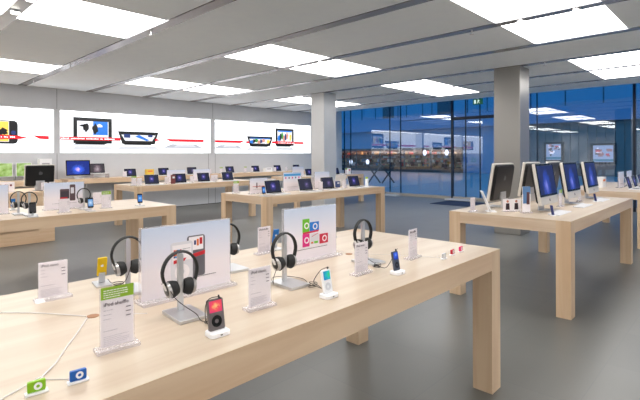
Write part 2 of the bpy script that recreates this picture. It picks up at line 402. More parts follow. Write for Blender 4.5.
def body_low(m, x0, x1, z):   # slim silver notebook lying with its lid barely open
    flat(m, [(x0 + .25, z + .13), (x1 - .25, z + .13), (x1, z + .02), (x0, z + .02)], 2, 2)
    flat(m, [(x0 + .45, z + .12), (x1 - .35, z + .12), (x1 - .25, z + .05), (x0 + .35, z + .05)], 9, 3)
    flat(m, Rr(x0, x1, z - .0, z + .02), 9, 2)
def pxw(x):                    # shift from the wall face to the picture plane behind it, as seen from the shop
    return x * YP / WYB
pics = []
def picture(i, lab):
    x0, x1 = OP[i]
    o = thing('backlit_picture', lab, 'wall picture', (0, 0, 0), 0, 'backlit pictures in the wall')
    link('panel', M().box(x0 + .005, x1 - .005, YP, YP + .03, 1.615, 2.675).mesh('panel', EW), o)
    link('light_strip', M().box(x0 + .01, x1 - .01, WYB + .03, YP - .03, 2.655, 2.678).mesh('light_strip', STRIP), o)
    link('lining', M().box(x0 + .001, x0 + .01, WYB + .002, YP, 1.615, 2.675).box(x1 - .01, x1 - .001, WYB + .002, YP, 1.615, 2.675).box(x0 + .01, x1 - .01, WYB + .002, YP, 1.611, 1.62).mesh('lining', mat('glowing_lining', (246, 248, 250), emit=1.1)), o)  # lining glows by itself, standing in for light falling on the reveals
    return o
# first picture: big phone and ribbon
o = picture(0, 'wide backlit wall picture at the far left with a big black phone')
m = M()
f = 12.8 / 12.4
flat(m, M().rect(1.6, .56, .09, 2.01, 2.11), 1, 1); flat(m, Rr(1.55, 2.63, 1.88, 2.37), 8, 2); flat(m, Rr(1.6, 2.62, 1.89, 2.36), 6, 3)
blob(m, 2.5, 2.12, .12, .1, 1, 4, seed=1); blob(m, 2.35, 1.95, .2, .05, 7, 4, seed=2); blob(m, 2.2, 2.2, .16, .08, 0, 4, seed=3)
flat(m, M().rect(.1, .1, .045, 2.72, 2.1), 4, 2)
flat(m, [(1.3, 1.94), (2.85, 1.95), (3.02, 1.985), (2.8, 2.035), (2.2, 2.05), (1.3, 2.05)], 5, 6)
flat(m, [(3.11, 2.05), (3.26, 1.965), (3.475, 1.95), (3.475, 2.04)], 5, 6)
dashes(m, 2.1, 2.75, 1.98, .035)
link('printed_image', m.mesh('printed_image', EM), o)
# second: laptop, flared laptop, slim silver one
o = picture(1, 'wide backlit wall picture in the middle with two open laptops')
m = M()
big_laptop(m, 4.07, 5.0, 1.9, 2.53); big_laptop(m, 5.22, 6.36, 1.9, 2.2, .12, 1)
flat(m, Rr(3.62, 5.26, 1.955, 2.04), 5, 6); flat(m, [(6.29, 1.965), (6.46, 2.0), (6.3, 2.045), (6.27, 2.0)], 5, 6); dashes(m, 3.75, 5.1, 1.98, .035)
flat(m, [(6.6, 2.045), (6.78, 1.965), (7.92, 1.965), (7.92, 2.055)], 5, 6)
body_low(m, 6.55, 7.9, 1.76)
link('printed_image', m.mesh('printed_image', EM), o)
# third
o = picture(2, 'wide backlit wall picture nearest the columns with a tall black laptop')
m = M()
body_low(m, 8.3, 9.5, 1.76)
flat(m, [(8.1, 1.965), (9.37, 1.965), (9.56, 2.05), (8.1, 2.05)], 5, 6)
big_laptop(m, 9.69, 10.82, 1.9, 2.19, .13, 2); big_laptop(m, 11.01, 11.88, 1.93, 2.52, 0, 2)
flat(m, Rr(9.62, 9.76, 1.965, 2.04), 5, 6); flat(m, Rr(10.8, 12.43, 1.975, 2.06), 5, 6); dashes(m, 11.1, 11.9, 1.99, .035)
link('printed_image', m.mesh('printed_image', EM), o)

# ------------------------------------------------------------------ outside
struct('pavement', M().box(14.45, 60, -30, 60, -.2, -.02), mat('street_paving', (128, 140, 150), .35, scale=.5, var=.12))
bl = thing('shop_building', 'blue dusk building across the street with a lit shopfront', 'building', (36, 0, 0))
FC = mat('facade_tiles', (120, 132, 160), .5, scale=.4, var=.1); FB = mat('facade_band', (110, 125, 160), .4)
link('wall', M().box(0, 6, -30, 60, 5.1, 16).box(0, 6, -30, 2.2, 0, 5.1).box(0, 6, 12.6, 17.6, 0, 5.1).box(0, 6, 33, 60, 0, 5.1).box(0, 6, 17.6, 33, 2.15, 5.1).mesh('wall', FC), bl)
link('canopy_band', M().box(-.5, 0, -30, 60, 3.85, 5.05).mesh('canopy_band', FB), bl)
jm = M(); y = -12.
rnd = random.Random(3)
while y < 50:
    jm.box(-.03, .0, y - .04, y + .04, 5.1, 14); y += rnd.choice((.95, 1.7, 1.7, 2.4))
for z in (7.6, 10.2): jm.box(-.03, 0, -30, 60, z - .03, z + .03)
link('facade_joints', jm.mesh('facade_joints', mat('joint_dark', (26, 34, 60), .8)), bl)
dw = M().box(-.05, .02, 24.6, 25.9, 4.9, 6.3).box(-.05, .02, 18.7, 20.0, 5.1, 6.4)
link('dark_window', dw.mesh('dark_window', mat('window_dark', (12, 22, 48), .4)), bl)
cm = M(); y = 2.2
while y < 12.5:
    cm.box(-.08, 0, y + .03, y + .52, 0, 3.85); y += .55
cm.box(0, .3, 2.2, 12.6, 0, 5.1)
link('ribbed_cladding', cm.mesh('ribbed_cladding', mat('grey_cladding', (112, 98, 98), .5)), bl)
def display(y0, y1, z0, z1, seed):
    fr = link('display_window', M().box(-.2, -.08, y0 - .18, y1 + .18, z0 - .15, z1 + .15).mesh('display_window', mat('window_black', (14, 16, 24), .4), .02), bl)
    q = M().box(-.215, -.2, y0, y1, z0, z1, 0); r = random.Random(seed)
    for i in range(16):
        a = r.uniform(y0 + .02, y1 - .3); b_ = r.uniform(z0 + .25, z1 - .2); q.box(-.225, -.215, a, a + r.uniform(.1, .3), b_, b_ + r.uniform(.06, .22), r.choice((1, 1, 2, 3, 4)))
    q.box(-.225, -.215, y0, y1, z0 + .05, z0 + .2, 5)
    link('lit_display', q.mesh('lit_display', [mat('dl_a', (150, 170, 205), emit=.8), mat('dl_b', (235, 235, 245), emit=1.), mat('dl_c', (190, 60, 90), emit=.9), mat('dl_d', (70, 70, 90), emit=.8), mat('dl_e', (150, 110, 120), emit=.8), mat('dl_f', (50, 120, 150), emit=.8)]), fr)
display(9.95, 10.95, 1.15, 2.3, 1); display(6.7, 7.9, 1.0, 2.15, 2); 
# shopfront with shelves of goods
sf = M().box(2.9, 3.0, 17.6, 33, 0, 2.15).box(0, 3, 17.6, 33, 2.1, 2.15).box(0, 3, 17.6, 33, -.02, .05)
link('shop_interior', sf.mesh('shop_interior', mat('shop_wall', (110, 84, 66), .7)), bl)
link('shop_ceiling_lamp', M().box(.5, .7, 18, 32.5, 2.04, 2.08).box(1.9, 2.1, 18, 32.5, 2.04, 2.08).mesh('shop_ceiling_lamp', mat('shop_lamp', (255, 205, 150), emit=14.)), bl)
g = M(); r = random.Random(11)
for i in range(170):
    y = r.uniform(18.3, 32.6); z = r.choice((.45, .85, 1.25, 1.62)); x = r.uniform(1.2, 2.6); g.box(x, x + .3, y, y + r.uniform(.15, .5), z, z + r.uniform(.15, .34), r.randrange(6))
for z in (.4, .8, 1.2, 1.58): g.box(1.1, 2.8, 18.2, 32.8, z, z + .04, 5)
gd = link('shelved_goods', g.mesh('shelved_goods', [mat('gd0', (190, 160, 110), .6), mat('gd1', (90, 60, 40), .6), mat('gd2', (200, 195, 190), .6), mat('gd3', (170, 60, 50), .6), mat('gd4', (90, 120, 150), .6), mat('gd5', (70, 52, 40), .6)]), bl)
gd['kind'] = 'stuff'
fr = M().box(-.06, .02, 17.6, 33, 2.0, 2.2).box(-.06, .02, 17.6, 33, 0, .22)
for y in (17.6, 20.6, 23.4, 26.2, 29.2, 32.9): fr.box(-.06, .04, y, y + .12, 0, 2.2)
link('shopfront_frame', fr.mesh('shopfront_frame', mat('sf_frame', (20, 24, 38), .4)), bl)
for k, (y, z) in enumerate(((30.4, .85), (28.2, .85), (21.6, 1.75), (19.4, 1.75))):
    q = M()
    for j in range(5): q.cyl((.5, y, z - .25 + j * .1), .05 + .12 * math.sin(PI * (j + .5) / 5), .1, 2, 14)
    link('globe_lamp', q.mesh('globe_lamp', mat('globe_glow', (220, 232, 255), emit=2.)), bl)
# folding trestle outside the door
tr = thing('folding_trestle', 'black folding trestle with crossed legs standing outside the glass', 'trestle', (20.1, 14.6, -.02), math.radians(-48))
for x0 in (-.74, .02):
    for sgn in (1, -1):
        a, b = (x0, x0 + .72) if sgn > 0 else (x0 + .72, x0)
        lg = link('leg', M().tube([(a, -.2 * sgn, .02), (b, -.2 * sgn, 1.05)], .042, 6).mesh('leg', BLACK), tr)
link('rail', M().tube([(-.76, -.2, .98), (-.0, -.2, .98)], .014, 6).tube([(-.76, .2, .98), (.76, .2, .98)], .014, 6).mesh('rail', BLACK), tr)

# ------------------------------------------------------------------ tables
TH = .905; LG = .128; AP = .12
def table(label, x0, x1, y0, y1, group='maple display tables'):
    cx, cy = (x0 + x1) / 2, (y0 + y1) / 2; W, D = (x1 - x0) / 2, (y1 - y0) / 2
    t = thing('display_table', label, 'table', (cx, cy, 0), 0, group)
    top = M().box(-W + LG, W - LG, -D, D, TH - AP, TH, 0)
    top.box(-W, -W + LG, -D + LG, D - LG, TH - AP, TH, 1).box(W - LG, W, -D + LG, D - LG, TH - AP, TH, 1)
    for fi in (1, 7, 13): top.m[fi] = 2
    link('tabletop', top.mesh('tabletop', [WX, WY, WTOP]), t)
    for sx in (-1, 1):
        for sy in (-1, 1):
            a, b = sorted((sx * W, sx * (W - LG))); c, d = sorted((sy * D, sy * (D - LG)))
            q = M().box(a, b, c, d, 0, TH, 0)
            q.m[1] = 1
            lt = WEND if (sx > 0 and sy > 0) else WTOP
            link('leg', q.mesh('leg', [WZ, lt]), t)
    return t
table('large pale maple display table nearest the camera', -.11, 2.94, 1.185, 2.40)
table('maple table at right carrying the desktop computers', 4.57, 7.58, 1.19, 2.40)
tl = table('maple table at left with headphones and a wide poster', -.2, 2.84, 5.23, 6.42)
link('cable_box', M().box(-1.45, 0.02, -.56, .5, .715, .784).mesh('cable_box', WX, .004), tl)
table('maple table in the middle of the store with four laptops in front', 4.28, 7.28, 5.2, 6.38)
table('maple laptop table before the picture wall, left of the columns', 4.05, 7.1, 9.05, 10.2)
table('maple laptop table in the rear behind the far column', 8.75, 11.8, 9.28, 10.4)
table('maple table at the far right edge by the glass front', 8.78, 11.8, 1.19, 2.40)
# solid wooden counter at left rear, long shelf on the back wall
ct = thing('wooden_counter', 'solid wood counter at the left rear behind the headphone table', 'counter', (1.2, 9.06, 0))
link('counter_body', M().box(-1.4, 1.36, .03, 1.1, 0, .84).mesh('counter_body', WX, .004), ct)
link('counter_top', M().box(-1.44, 1.4, 0, 1.14, .84, .905).mesh('counter_top', WX, .004), ct)
for x0, x1, lab in ((-3.6, 3.47, 'maple wall shelf left of the white pillar'), (3.6, 11.6, 'long maple wall shelf under the middle and right wall pictures')):
    s_ = thing('wall_shelf', lab, 'shelf', ((x0 + x1) / 2, 12.1, .85), 0)
    h = (x1 - x0) / 2
    link('board', M().box(-h, h, -.3, .3, 0, .12).mesh('board', WX, .003), s_)
    for x in (-h + .5, 0, h - .5):
        link('bracket', M().box(x - .02, x + .02, -.1, .3, -.12, 0).mesh('bracket', ALU), s_)
SH = .97

# ------------------------------------------------------------------ laptops
def mk_laptop(scr, bez=BLKG, lid=ALUW, W=.325, D=.227, tilt=16, H=.212):
    def f(o):
        link('base', M().box(-W / 2, W / 2, -D / 2, D / 2, 0, .016).mesh('base', ALUW, .004), o)
        k = M()
        for r in range(5):
            for c in range(13): k.box(-.135 + c * .0208, -.135 + c * .0208 + .0165, .075 - r * .02 - .016, .075 - r * .02, .016, .0172)
        link('keyboard', k.mesh('keyboard', BLACK), o)
        link('trackpad', M().box(-.05, .05, -.1, -.035, .016, .0168).mesh('trackpad', ALU), o)
        a = math.radians(-tilt); h = (0, D / 2 - .006, .014)
        l = link('lid', M().prism(M().rect(W, H, .01, 0, H / 2), 0, .007).mesh('lid', lid), o, h, (a, 0, 0))
        link('bezel', M().prism(M().rect(W - .006, H - .006, .008, 0, H / 2), -.0012, 0).mesh('bezel', bez), l)
        link('screen', M().add([(-W / 2 + .017, -.0018, .022), (W / 2 - .017, -.0018, .022), (W / 2 - .017, -.0018, H - .014), (-W / 2 + .017, -.0018, H - .014)], [(0, 1, 2, 3)]).mesh('screen', scr), l)
        link('fruit_emblem', emblem(.022, .0075, 1, H / 2).mesh('fruit_emblem', WHITE), l)
    return f
def emblem(s, y, side, cz):
    """the bitten-fruit mark: body outline with a bite, and a leaf"""
    pts = []
    for i in range(28):
        t = 2 * PI * i / 28; r = s * (1 + .12 * abs(math.cos(t)) - .18 * max(0, math.sin(t)) ** 8 - .1 * max(0, -math.sin(t)) ** 8)
        x, z = r * math.cos(t), r * math.sin(t)
        dx, dz = x - s * 1.25, z - s * .15; d = math.hypot(dx, dz)
        if d < s * .5: x, z = s * 1.25 + dx / d * s * .5, s * .15 + dz / d * s * .5
        pts.append((x, cz + z))
    lf = [(s * (.05 + a), cz + s * b) for a, b in ((0, .95), (.22, 1.0), (.42, 1.25), (.4, 1.5), (.15, 1.4), (0, 1.15))]
    return M().prism(pts, y, y + .0006).prism(lf, y, y + .0006)
LAP = mk_laptop(SCR_LAP); LAPD = mk_laptop(SCR_LAP2); LAPG = mk_laptop(SCR_GREY)
def laptop(x, y, z, label, group, kind='laptop', mk=LAP, rz=0): return place(kind, mk, label, 'laptop', (x, y, z), rz, group)
T = TH + .0005
g = 'laptops on the middle table'
laptop(4.73, 5.44, T, 'open laptop beside a standing phone, leftmost on the middle table', g)
laptop(5.46, 5.44, T, 'open laptop with a paler dusky screen, second on the middle table', g, 'laptop|dim', LAPD)
laptop(6.03, 5.44, T, 'open laptop on the middle table, third from the left', g, 'laptop|dim', LAPD)
laptop(6.78, 5.44, T, 'open laptop at the right end of the middle table by the bottle', g)
for x, n in ((4.95, 'leftmost'), (6.15, 'middle'), (6.84, 'rightmost')):
    laptop(x, 6.12, T, 'laptop seen from behind on the far side of the middle table, %s' % n, 'laptops turned away on the middle table', rz=PI)
g = 'laptops on the rear left table'
for x, n in ((4.52, 'leftmost'), (5.18, 'second'), (5.8, 'third'), (6.48, 'fourth')):
    laptop(x, 9.24, T, 'open dark-screened laptop before the picture wall, %s on the rear left table' % n, g)
g = 'laptops on the wall shelf'
for x, n, kd in ((5.24, 'first right of the desktop computers', 'laptop'), (6.2, 'above the second table laptop', 'laptop'), (7.1, 'with a pale violet screen', 'laptop|dim'), (8.46, 'left end of the right shelf half', 'laptop'),
                 (9.5, 'left of the white box', 'laptop'), (10.48, 'right of the white box', 'laptop'), (11.4, 'last before the column', 'laptop')):
    laptop(x, 11.98, SH, 'small open laptop on the wall shelf, %s' % n, g, kd, LAPG if 'grey' in kd else LAP)
g = 'laptops on the rear right table'
for x, n in ((9.6, 'left, behind the column'), (10.8, 'right, before the glass'),):
    laptop(x, 9.5, T, 'open laptop on the rear right table, %s' % n, g)
g = 'laptops on the far right table'
for x, n in ((9.55, 'leftmost'), (10.1, 'middle'), (10.7, 'rightmost')):
    laptop(x, 1.42, T, 'open blue-screened laptop seen nearly edge on, %s on the far right table' % n, g)

# ------------------------------------------------------------------ desktop computers
def mk_desktop(scr, W=.57, H=.445):
    def f(o):
        tl_ = math.radians(-9)
        # one bent sheet: foot and neck
        p = [(-.075, .012), (-.075, 0)]
        st = M().box(-.09, .09, -.06, .12, 0, .009).box(-.09, .09, .111, .12, 0, .1).box(-.07, .07, .085, .11, .1, .18)
        link('stand', st.mesh('stand', ALU, .003), o)
        b = link('body', M().prism(M().rect(W, H, .014, 0, H / 2), -.018, .016).mesh('body', mat('warm_silver', (214, 208, 200), .4, .2), .003), o, (0, .035, .075), (tl_, 0, 0))
        link('bezel', M().prism(M().rect(W - .004, H - .087, .01, 0, .085 + (H - .087) / 2), -.0215, -.0175).mesh('bezel', BLKG), b)
        link('screen', M().add([(-W / 2 + .026, -.0222, .108), (W / 2 - .026, -.0222, .108), (W / 2 - .026, -.0222, H - .026), (-W / 2 + .026, -.0222, H - .026)], [(0, 1, 2, 3)]).mesh('screen', scr), b)
        link('fruit_emblem', emblem(.015, -.0195, 1, .042).mesh('fruit_emblem', BLACK), b)
        # bulging black back
        bk = M(); n = 6
        for i in range(n):
            s0 = 1 - .04 - .10 * i / n; y0 = .016 + .03 * math.sin(i / n * PI / 2); y1 = .016 + .03 * math.sin((i + 1) / n * PI / 2)
            bk.prism(M().rect((W - .01) * s0, (H - .01) * s0, .03, 0, H / 2), y0 - .001, y1)
        link('back_cover', bk.mesh('back_cover', BLACK), b)
        link('back_emblem', emblem(.03, .0465, 1, H * .62).mesh('back_emblem', mat('soft_silver', (90, 90, 94), .3)), b)
    return f
DT = mk_desktop(SCR_MAC)
g = 'desktop computers facing the camera'
for x, n in ((5.31, 'nearest, at the left of the row'), (6.28, 'middle of the row of three'), (7.24, 'farthest, at the right end of the row')):
    place('desktop_computer', DT, 'silver desktop computer with bright blue screen, %s' % n, 'computer', (x, 1.565, T), 0, g)
for x, n in ((5.33, 'nearest with its black back showing'), (6.29, 'second from the left, behind the first blue screen'), (7.2, 'farthest, hidden behind the blue screens')):
    place('desktop_computer', DT, 'desktop computer turned away, %s' % n, 'computer', (x, 2.21, T), PI, 'desktop computers turned away')
DT2 = mk_desktop(SCR_MAC2, .485, .40)
def mk_display(o):
    link('stand', M().box(-.09, .09, -.06, .12, 0, .009).box(-.085, .085, .09, .12, .0, .235).mesh('stand', ALU, .003), o)
    b = link('body', M().prism(M().rect(.56, .38, .014, 0, .19), -.018, .022).mesh('body', ALUW, .003), o, (0, .035, .08), (math.radians(-5), 0, 0))
    link('bezel', M().prism(M().rect(.558, .378, .01, 0, .19), -.0215, -.0175).mesh('bezel', BLKG), b)
    link('screen', M().add([(-.255, -.0222, .028), (.255, -.0222, .028), (.255, -.0222, .352), (-.255, -.0222, .352)], [(0, 1, 2, 3)]).mesh('screen', SCR_MAC2), b)
place('desktop_monitor', mk_display, 'black-framed monitor with glowing blue-violet wallpaper on the wall shelf', 'monitor', (3.91, 12.0, SH), 0)
place('desktop_computer|bright', DT2, 'black-backed desktop computer turned away on the left rear counter', 'computer', (2.39, 9.42, T), PI)
mk_bigl = mk_laptop(SCR_GREY, BLKG, ALUW, .37, .25, 12, .25)
rs = thing('monitor_riser', 'clear low riser under the grey-screened laptop on the shelf', 'riser', (4.42, 12.05, SH))
link('plate', M().box(-.2, .2, -.13, .13, .1, .11).mesh('plate', ACRYL), rs)
for x in (-.19, .19): link('side', M().box(x - .005, x + .005, -.13, .13, 0, .1).mesh('side', ACRYLE), rs)
place('laptop|wide', mk_bigl, 'wide laptop with grey photo screen beside the blue desktop computer', 'laptop', (4.42, 12.05, SH + .111), 0)

# keyboards, mice, small tags on the right table
def mk_kb(o):
    link('base', M().prism([(-.0575, 0), (.0575, 0), (.0575, .012), (-.0575, .006)], -.215, .215, 0, Matrix.Rotation(PI / 2, 4, 'Z')).mesh('base', mat('keyboard_white', (206, 206, 210), .5), .002), o)
    k = M()
    X = Matrix.Translation((0, 0, .0062)) @ Matrix.Rotation(math.radians(3), 4, 'X')
    for r in range(6):
        for c in range(21): k.box(-.208 + c * .0198, -.208 + c * .0198 + .0165, -.05 + r * .0172, -.05 + r * .0172 + .0145, .002, .0045, 0, X)
    link('keycaps', k.mesh('keycaps', mat('keyboard_white', (206, 206, 210), .5)), o)
for x, n in ((5.14, 'nearest'), (6.04, 'middle'), (6.96, 'farthest')):
    place('keyboard', mk_kb, 'slim white keyboard before a blue-screened desktop computer, %s' % n, 'keyboard', (x, 1.44, T), 0, 'white keyboards')
def mk_tag(o):
    link('foot', M().prism(M().rect(.05, .04, .01), 0, .008, 0, Matrix.Rotation(PI / 2, 4, 'X')).mesh('foot', WHITE), o)
    link('pad', M().prism(M().rect(.028, .10, .005, 0, .052), -.005, .005).mesh('pad', mat('navy_tag', (34, 48, 110), .3), .001), o, (0, 0, .008), (math.radians(-14), math.radians(0), 0))
for x, y, n in ((4.88, 1.43, 'left of the nearest keyboard'), (6.70, 1.45, 'left of the farthest keyboard')):
    place('media_player|small', mk_tag, 'tiny dark blue player standing %s' % n, 'media player', (x, y, T), math.radians(60), 'small dark players by the keyboards')

# ------------------------------------------------------------------ acrylic cards and posters
HV = Matrix.Identity(4)
def mk_card(title, header=None, W=.105, H=.165, lines=6, seed=0, accent=False):
    def f(o):
        link('acrylic_base', M().box(-W / 2 - .016, W / 2 + .016, -.026, .026, 0, .011).mesh('acrylic_base', ACRYLE, .0015), o)
        link('acrylic_sleeve', M().box(-W / 2 - .003, W / 2 + .003, -.003, .003, .011, .011 + H + .003).mesh('acrylic_sleeve', ACRYL), o)
        c = link('card', M().box(-W / 2, W / 2, -.0015, .0015, .013, .013 + H).mesh('card', PAPER), o)
        top = .013 + H
        if header:
            hd = link('green_header', M().box(-W / 2, W / 2, -.0042, -.0034, top - .034, top + .004).mesh('green_header', GREEN), c)
            q = M(); r = random.Random(5)
            for j in range(4):
                x = -W / 2 + .008
                e_ = W / 2 - .012 - r.uniform(0, .02) - (.02 if j == 3 else 0)
                while x < e_:
                    w_ = r.uniform(.003, .009); q.box(x, x + w_, -.0047, -.0042, top - .008 - j * .007, top - .0055 - j * .007); x += w_ + .002
            link('header_print', q.mesh('header_print', PAPER), hd); top -= .036
        if title:
            text('lettering', title, .0165 if len(title) < 10 else .0165, mat('ink', (58, 44, 56), .7), c, (-W / 2 + .008, -.0036, top - .02), bold=-.0001)
        q = M(); r = random.Random(seed)
        def words(x, xe, z, h):
            while x < xe:
                w_ = r.uniform(.003, .008); q.box(x, min(xe, x + w_), -.0036, -.0032, z, z + h); x += w_ + .002
        for j in range(3):
            words(-W / 2 + .008, -W / 2 + .008 + r.uniform(.012, .028), top - .034 - j * .014, .002); q.box(W / 2 - .024, W / 2 - .009, -.0036, -.0032, top - .034 - j * .014, top - .031 - j * .014, 1)
        for j in range(lines): words(-W / 2 + .008, W / 2 - .01 - r.uniform(0, .03), .018 + j * .0055, .0013)
        words(-W / 2 + .008, W / 2 - .05, .018 + lines * .0055 + .012, .002)
        link('fine_print', q.mesh('fine_print', [LGREY, GREY]), c)
    return f
def card(kind, title, x, y, z, label, rz=0, group='product cards in clear stands', **k):
    return place(kind, mk_card(title, **k), label, 'sign', (x, y, z), rz, group)
card('card_stand|nano', 'iPod nano', .605, 2.175, T, 'white product card for the small slim player at the left rear of the near table', math.radians(-3), W=.11, H=.15, seed=1)
card('card_stand|shuffle', 'iPod shuffle', .59, 1.465, T, 'white product card with a lime green header on the near table', math.radians(-5), header=1, W=.1, H=.185, seed=2)
card('card_stand|classic', 'iPod classic', 1.145, 1.435, T, 'white product card between the two nearest headphone stands', math.radians(-4), H=.15, seed=3)
card('card_stand|rear', 'iPod shuffle', 1.80, 2.21, T, 'white product card at the back edge of the near table by the blue player', math.radians(4), H=.155, seed=4)
card('card_stand|touch', 'iPod nano', 1.835, 1.46, T, 'white product card standing right in front of the rightmost headphones', 0, H=.15, seed=5)
card('card_stand|tall', 'iPod shuffle', 2.32, 1.455, T, 'white product card beside the three tiny clip players at right', math.radians(6), H=.16, seed=6)
def mk_poster(art, W=.43, H=.30, D=.1):
    def f(o):
        link('acrylic_base', M().box(-W / 2 - .012, W / 2 + .012, -D / 2, D / 2, 0, .012).mesh('acrylic_base', ACRYLE, .0015), o)
        link('acrylic_block', M().box(-W / 2 - .006, W / 2 + .006, -.0015, .012, .012, .012 + H + .003).mesh('acrylic_block', ACRYLE), o)
        s = link('sheet', M().box(-W / 2, W / 2, -.0045, -.0018, .012, .012 + H).mesh('sheet', [sheet_mat()]), o)
        art(s)
        q = M(); r = random.Random(int(W * 100)); x = -.13
        while x < .13:
            w_ = r.uniform(.004, .011); q.box(x, x + w_, -.0058, -.0046, .068, .0715); x += w_ + .0025
        link('fine_print', q.mesh('fine_print', GREY), s)
    return f
def sheet_mat():
    """print that fades from pale blue at its top to white"""
    if 'sheet' in MATS: return MATS['sheet']
    m_, nt, p = nodes('poster_sheet'); N = nt.nodes.new; k = nt.links.new
    tc = N('ShaderNodeTexCoord'); sp = N('ShaderNodeSeparateXYZ'); cr = N('ShaderNodeValToRGB'); mr = N('ShaderNodeMapRange')
    mr.inputs[1].default_value = .13; mr.inputs[2].default_value = .31
    k(tc.outputs['Object'], sp.inputs[0]); k(sp.outputs[2], mr.inputs[0]); k(mr.outputs[0], cr.inputs[0]); k(cr.outputs[0], p.inputs['Base Color'])
    cr.color_ramp.elements[0].color = (*lin((242, 234, 240)), 1); cr.color_ramp.elements[1].color = (*lin((206, 218, 240)), 1)
    p.inputs['Roughness'].default_value = .3; MATS['sheet'] = m_; return m_
PK = mat('pink_print', (222, 40, 130), .5); BL = mat('blue_print', (30, 120, 210), .5); GN = mat('leaf_green_print', (110, 190, 40), .5); MR = mat('cherry_print', (205, 40, 70), .5)
SV = mat('silver_print', (222, 220, 226), .4); DG = mat('charcoal_print', (100, 98, 106), .4); NB = mat('navy_print', (40, 50, 110), .5); OR = mat('orange_print', (225, 120, 60), .5); LB = mat('sky_print', (70, 160, 220), .5)
def q2(m, x0, x1, z0, z1, mi, lay): m.box(x0, x1, -.0045 - .0006 * lay, -.0045 - .0006 * (lay - 1) + .0001, z0, z1, mi)
def art_players(s):
    m = M()
    def rr(w_, h_, r_, cx, cz, mi, lay): m.prism(M().rect(w_, h_, r_, cx, cz), -.0045 - .0006 * lay, -.0046, mi)
    rr(.09, .185, .012, .035, .165, 1, 1); rr(.072, .06, .002, .035, .222, 2, 2)
    q2(m, .024, .034, .215, .235, 3, 3); q2(m, .038, .048, .21, .24, 5, 3); q2(m, .052, .066, .215, .245, 4, 3)
    rr(.105, .175, .012, -.035, .15, 0, 3); rr(.09, .07, .002, -.035, .19, 2, 4)
    for i in range(5):
        for j in range(4): q2(m, -.075 + .0075 * i, -.068 + .0075 * i, .17 + .009 * j, .178 + .009 * j, (3, 5, 4, 6)[(i * 3 + j * 2) % 4], 5)
    q2(m, -.03, .005, .205, .2065, 1, 5); q2(m, -.03, .001, .195, .1962, 1, 5)
    m.ring((-.035, .105), .012, .035, -.0085, -.0045, 26, 2)
    m.prism([(-.075, .145), (-.025, .152), (-.015, .165), (-.075, .16)], -.0085, -.0046, 4); m.prism([(.018, .16), (.078, .168), (.079, .184), (.018, .176)], -.0085, -.0046, 4)
    link('players_image', m.mesh('players_image', [SV, DG, PAPER, NB, RED, OR, LB]), s)
def art_clips(s):
    m = M()
    def clip(cx, cz, w_, h_, mi):
        m.prism(M().rect(w_, h_, .003, cx, cz), -.0052, -.0046, mi); m.ring((cx + w_ * .08, cz), .012, .019, -.006, -.0046, 22, 5)
    clip(-.045, .205, .055, .08, 0); clip(.022, .195, .075, .055, 1); clip(-.045, .12, .055, .075, 2); clip(.1, .115, .072, .058, 3)
    m.prism([(-.07, .157), (.055, .162), (.06, .172), (-.07, .168)], -.0056, -.0046, 3)
    m.prism(M().rect(.075, .06, .003, .026, .122), -.0052, -.0046, 4)
    q2(m, -.005, .012, .095, .105, 6, 2); q2(m, .02, .05, .094, .107, 0, 2)
    m.prism([(.0, .135), (.05, .15), (.05, .153), (.0, .138)], -.0058, -.0046, 3)
    link('clip_players_image', m.mesh('clip_players_image', [GN, BL, PK, MR, SV, PAPER, OR]), s)
def art_none(s): pass
place('poster_stand|players', mk_poster(art_players), 'wide acrylic poster of a silver and a black player on the near table', 'poster', (1.045, 1.815, T), math.radians(-1))
place('poster_stand|clips', mk_poster(art_clips, .415), 'acrylic poster of colourful clip players on the near table', 'poster', (1.882, 1.875, T), math.radians(-2))

# ------------------------------------------------------------------ headphones and their stands
def mk_hstand(o):
    link('plate', M().prism(M().rect(.115, .165, .006), 0, .013, 0, Matrix.Rotation(-PI / 2, 4, 'X') @ Matrix.Scale(-1, 4, (0, 1, 0))).mesh('plate', ALU, .0015), o)
    q = M().prism(M().rect(.022, .226, .010, 0, .122), -.007, .007)
    link('post', q.mesh('post', ALU, .001), o, (0, .04, 0))
def mk_phones(o):
    """headphones hanging by their band; origin at the underside of the band's top"""
    R = .072; pts = []
    for i in range(25):
        t = math.radians(-22 + 224 * i / 24); q_ = max(0, -math.sin(t)); pts.append((R * math.cos(t) * (1 - .25 * q_), 0, -R * 1.12 + R * 1.12 * math.sin(t) - .03 * q_))
    link('headband', M().tube(pts, .0055, 8, flat=2.3).mesh('headband', PADS, 0, True), o)
    for s in (-1, 1):
        X = Matrix.Translation((s * .041, 0, -.142)) @ Matrix.Rotation(s * math.radians(10), 4, 'Y')
        e0 = M().cyl((s * .002, 0, 0), .031, s * .012, 0, 26, r2=.029, X=X)
        cup = link('ear_cup', e0.mesh('ear_cup', mat('cup_silver', (176, 172, 170), .3, .7), 0, True), o)
        link('cap', M().cyl((s * .0125, 0, 0), .020, s * .003, 0, 18, X=X).mesh('cap', BLACK), cup)
        q = M()
        for j in range(5):
            a0, a1 = j / 5, (j + 1) / 5; q.cyl((-s * .03 * a0, 0, 0), .034 * math.cos(a0 * .75), -s * .03 / 5, 0, 26, r2=.034 * math.cos(a1 * .75), X=X)
        link('ear_pad', q.mesh('ear_pad', PADS, 0, True), cup)
        yk = [(s * .0665, 0, -.105), (s * .064, .0, -.125), (s * .057, 0, -.142)]
        link('yoke', M().tube(yk, .004, 8, flat=2.2).mesh('yoke', ALUW, 0, True), o)
def mk_lead(path, r=.0016):
    return M().tube(path, r, 6)
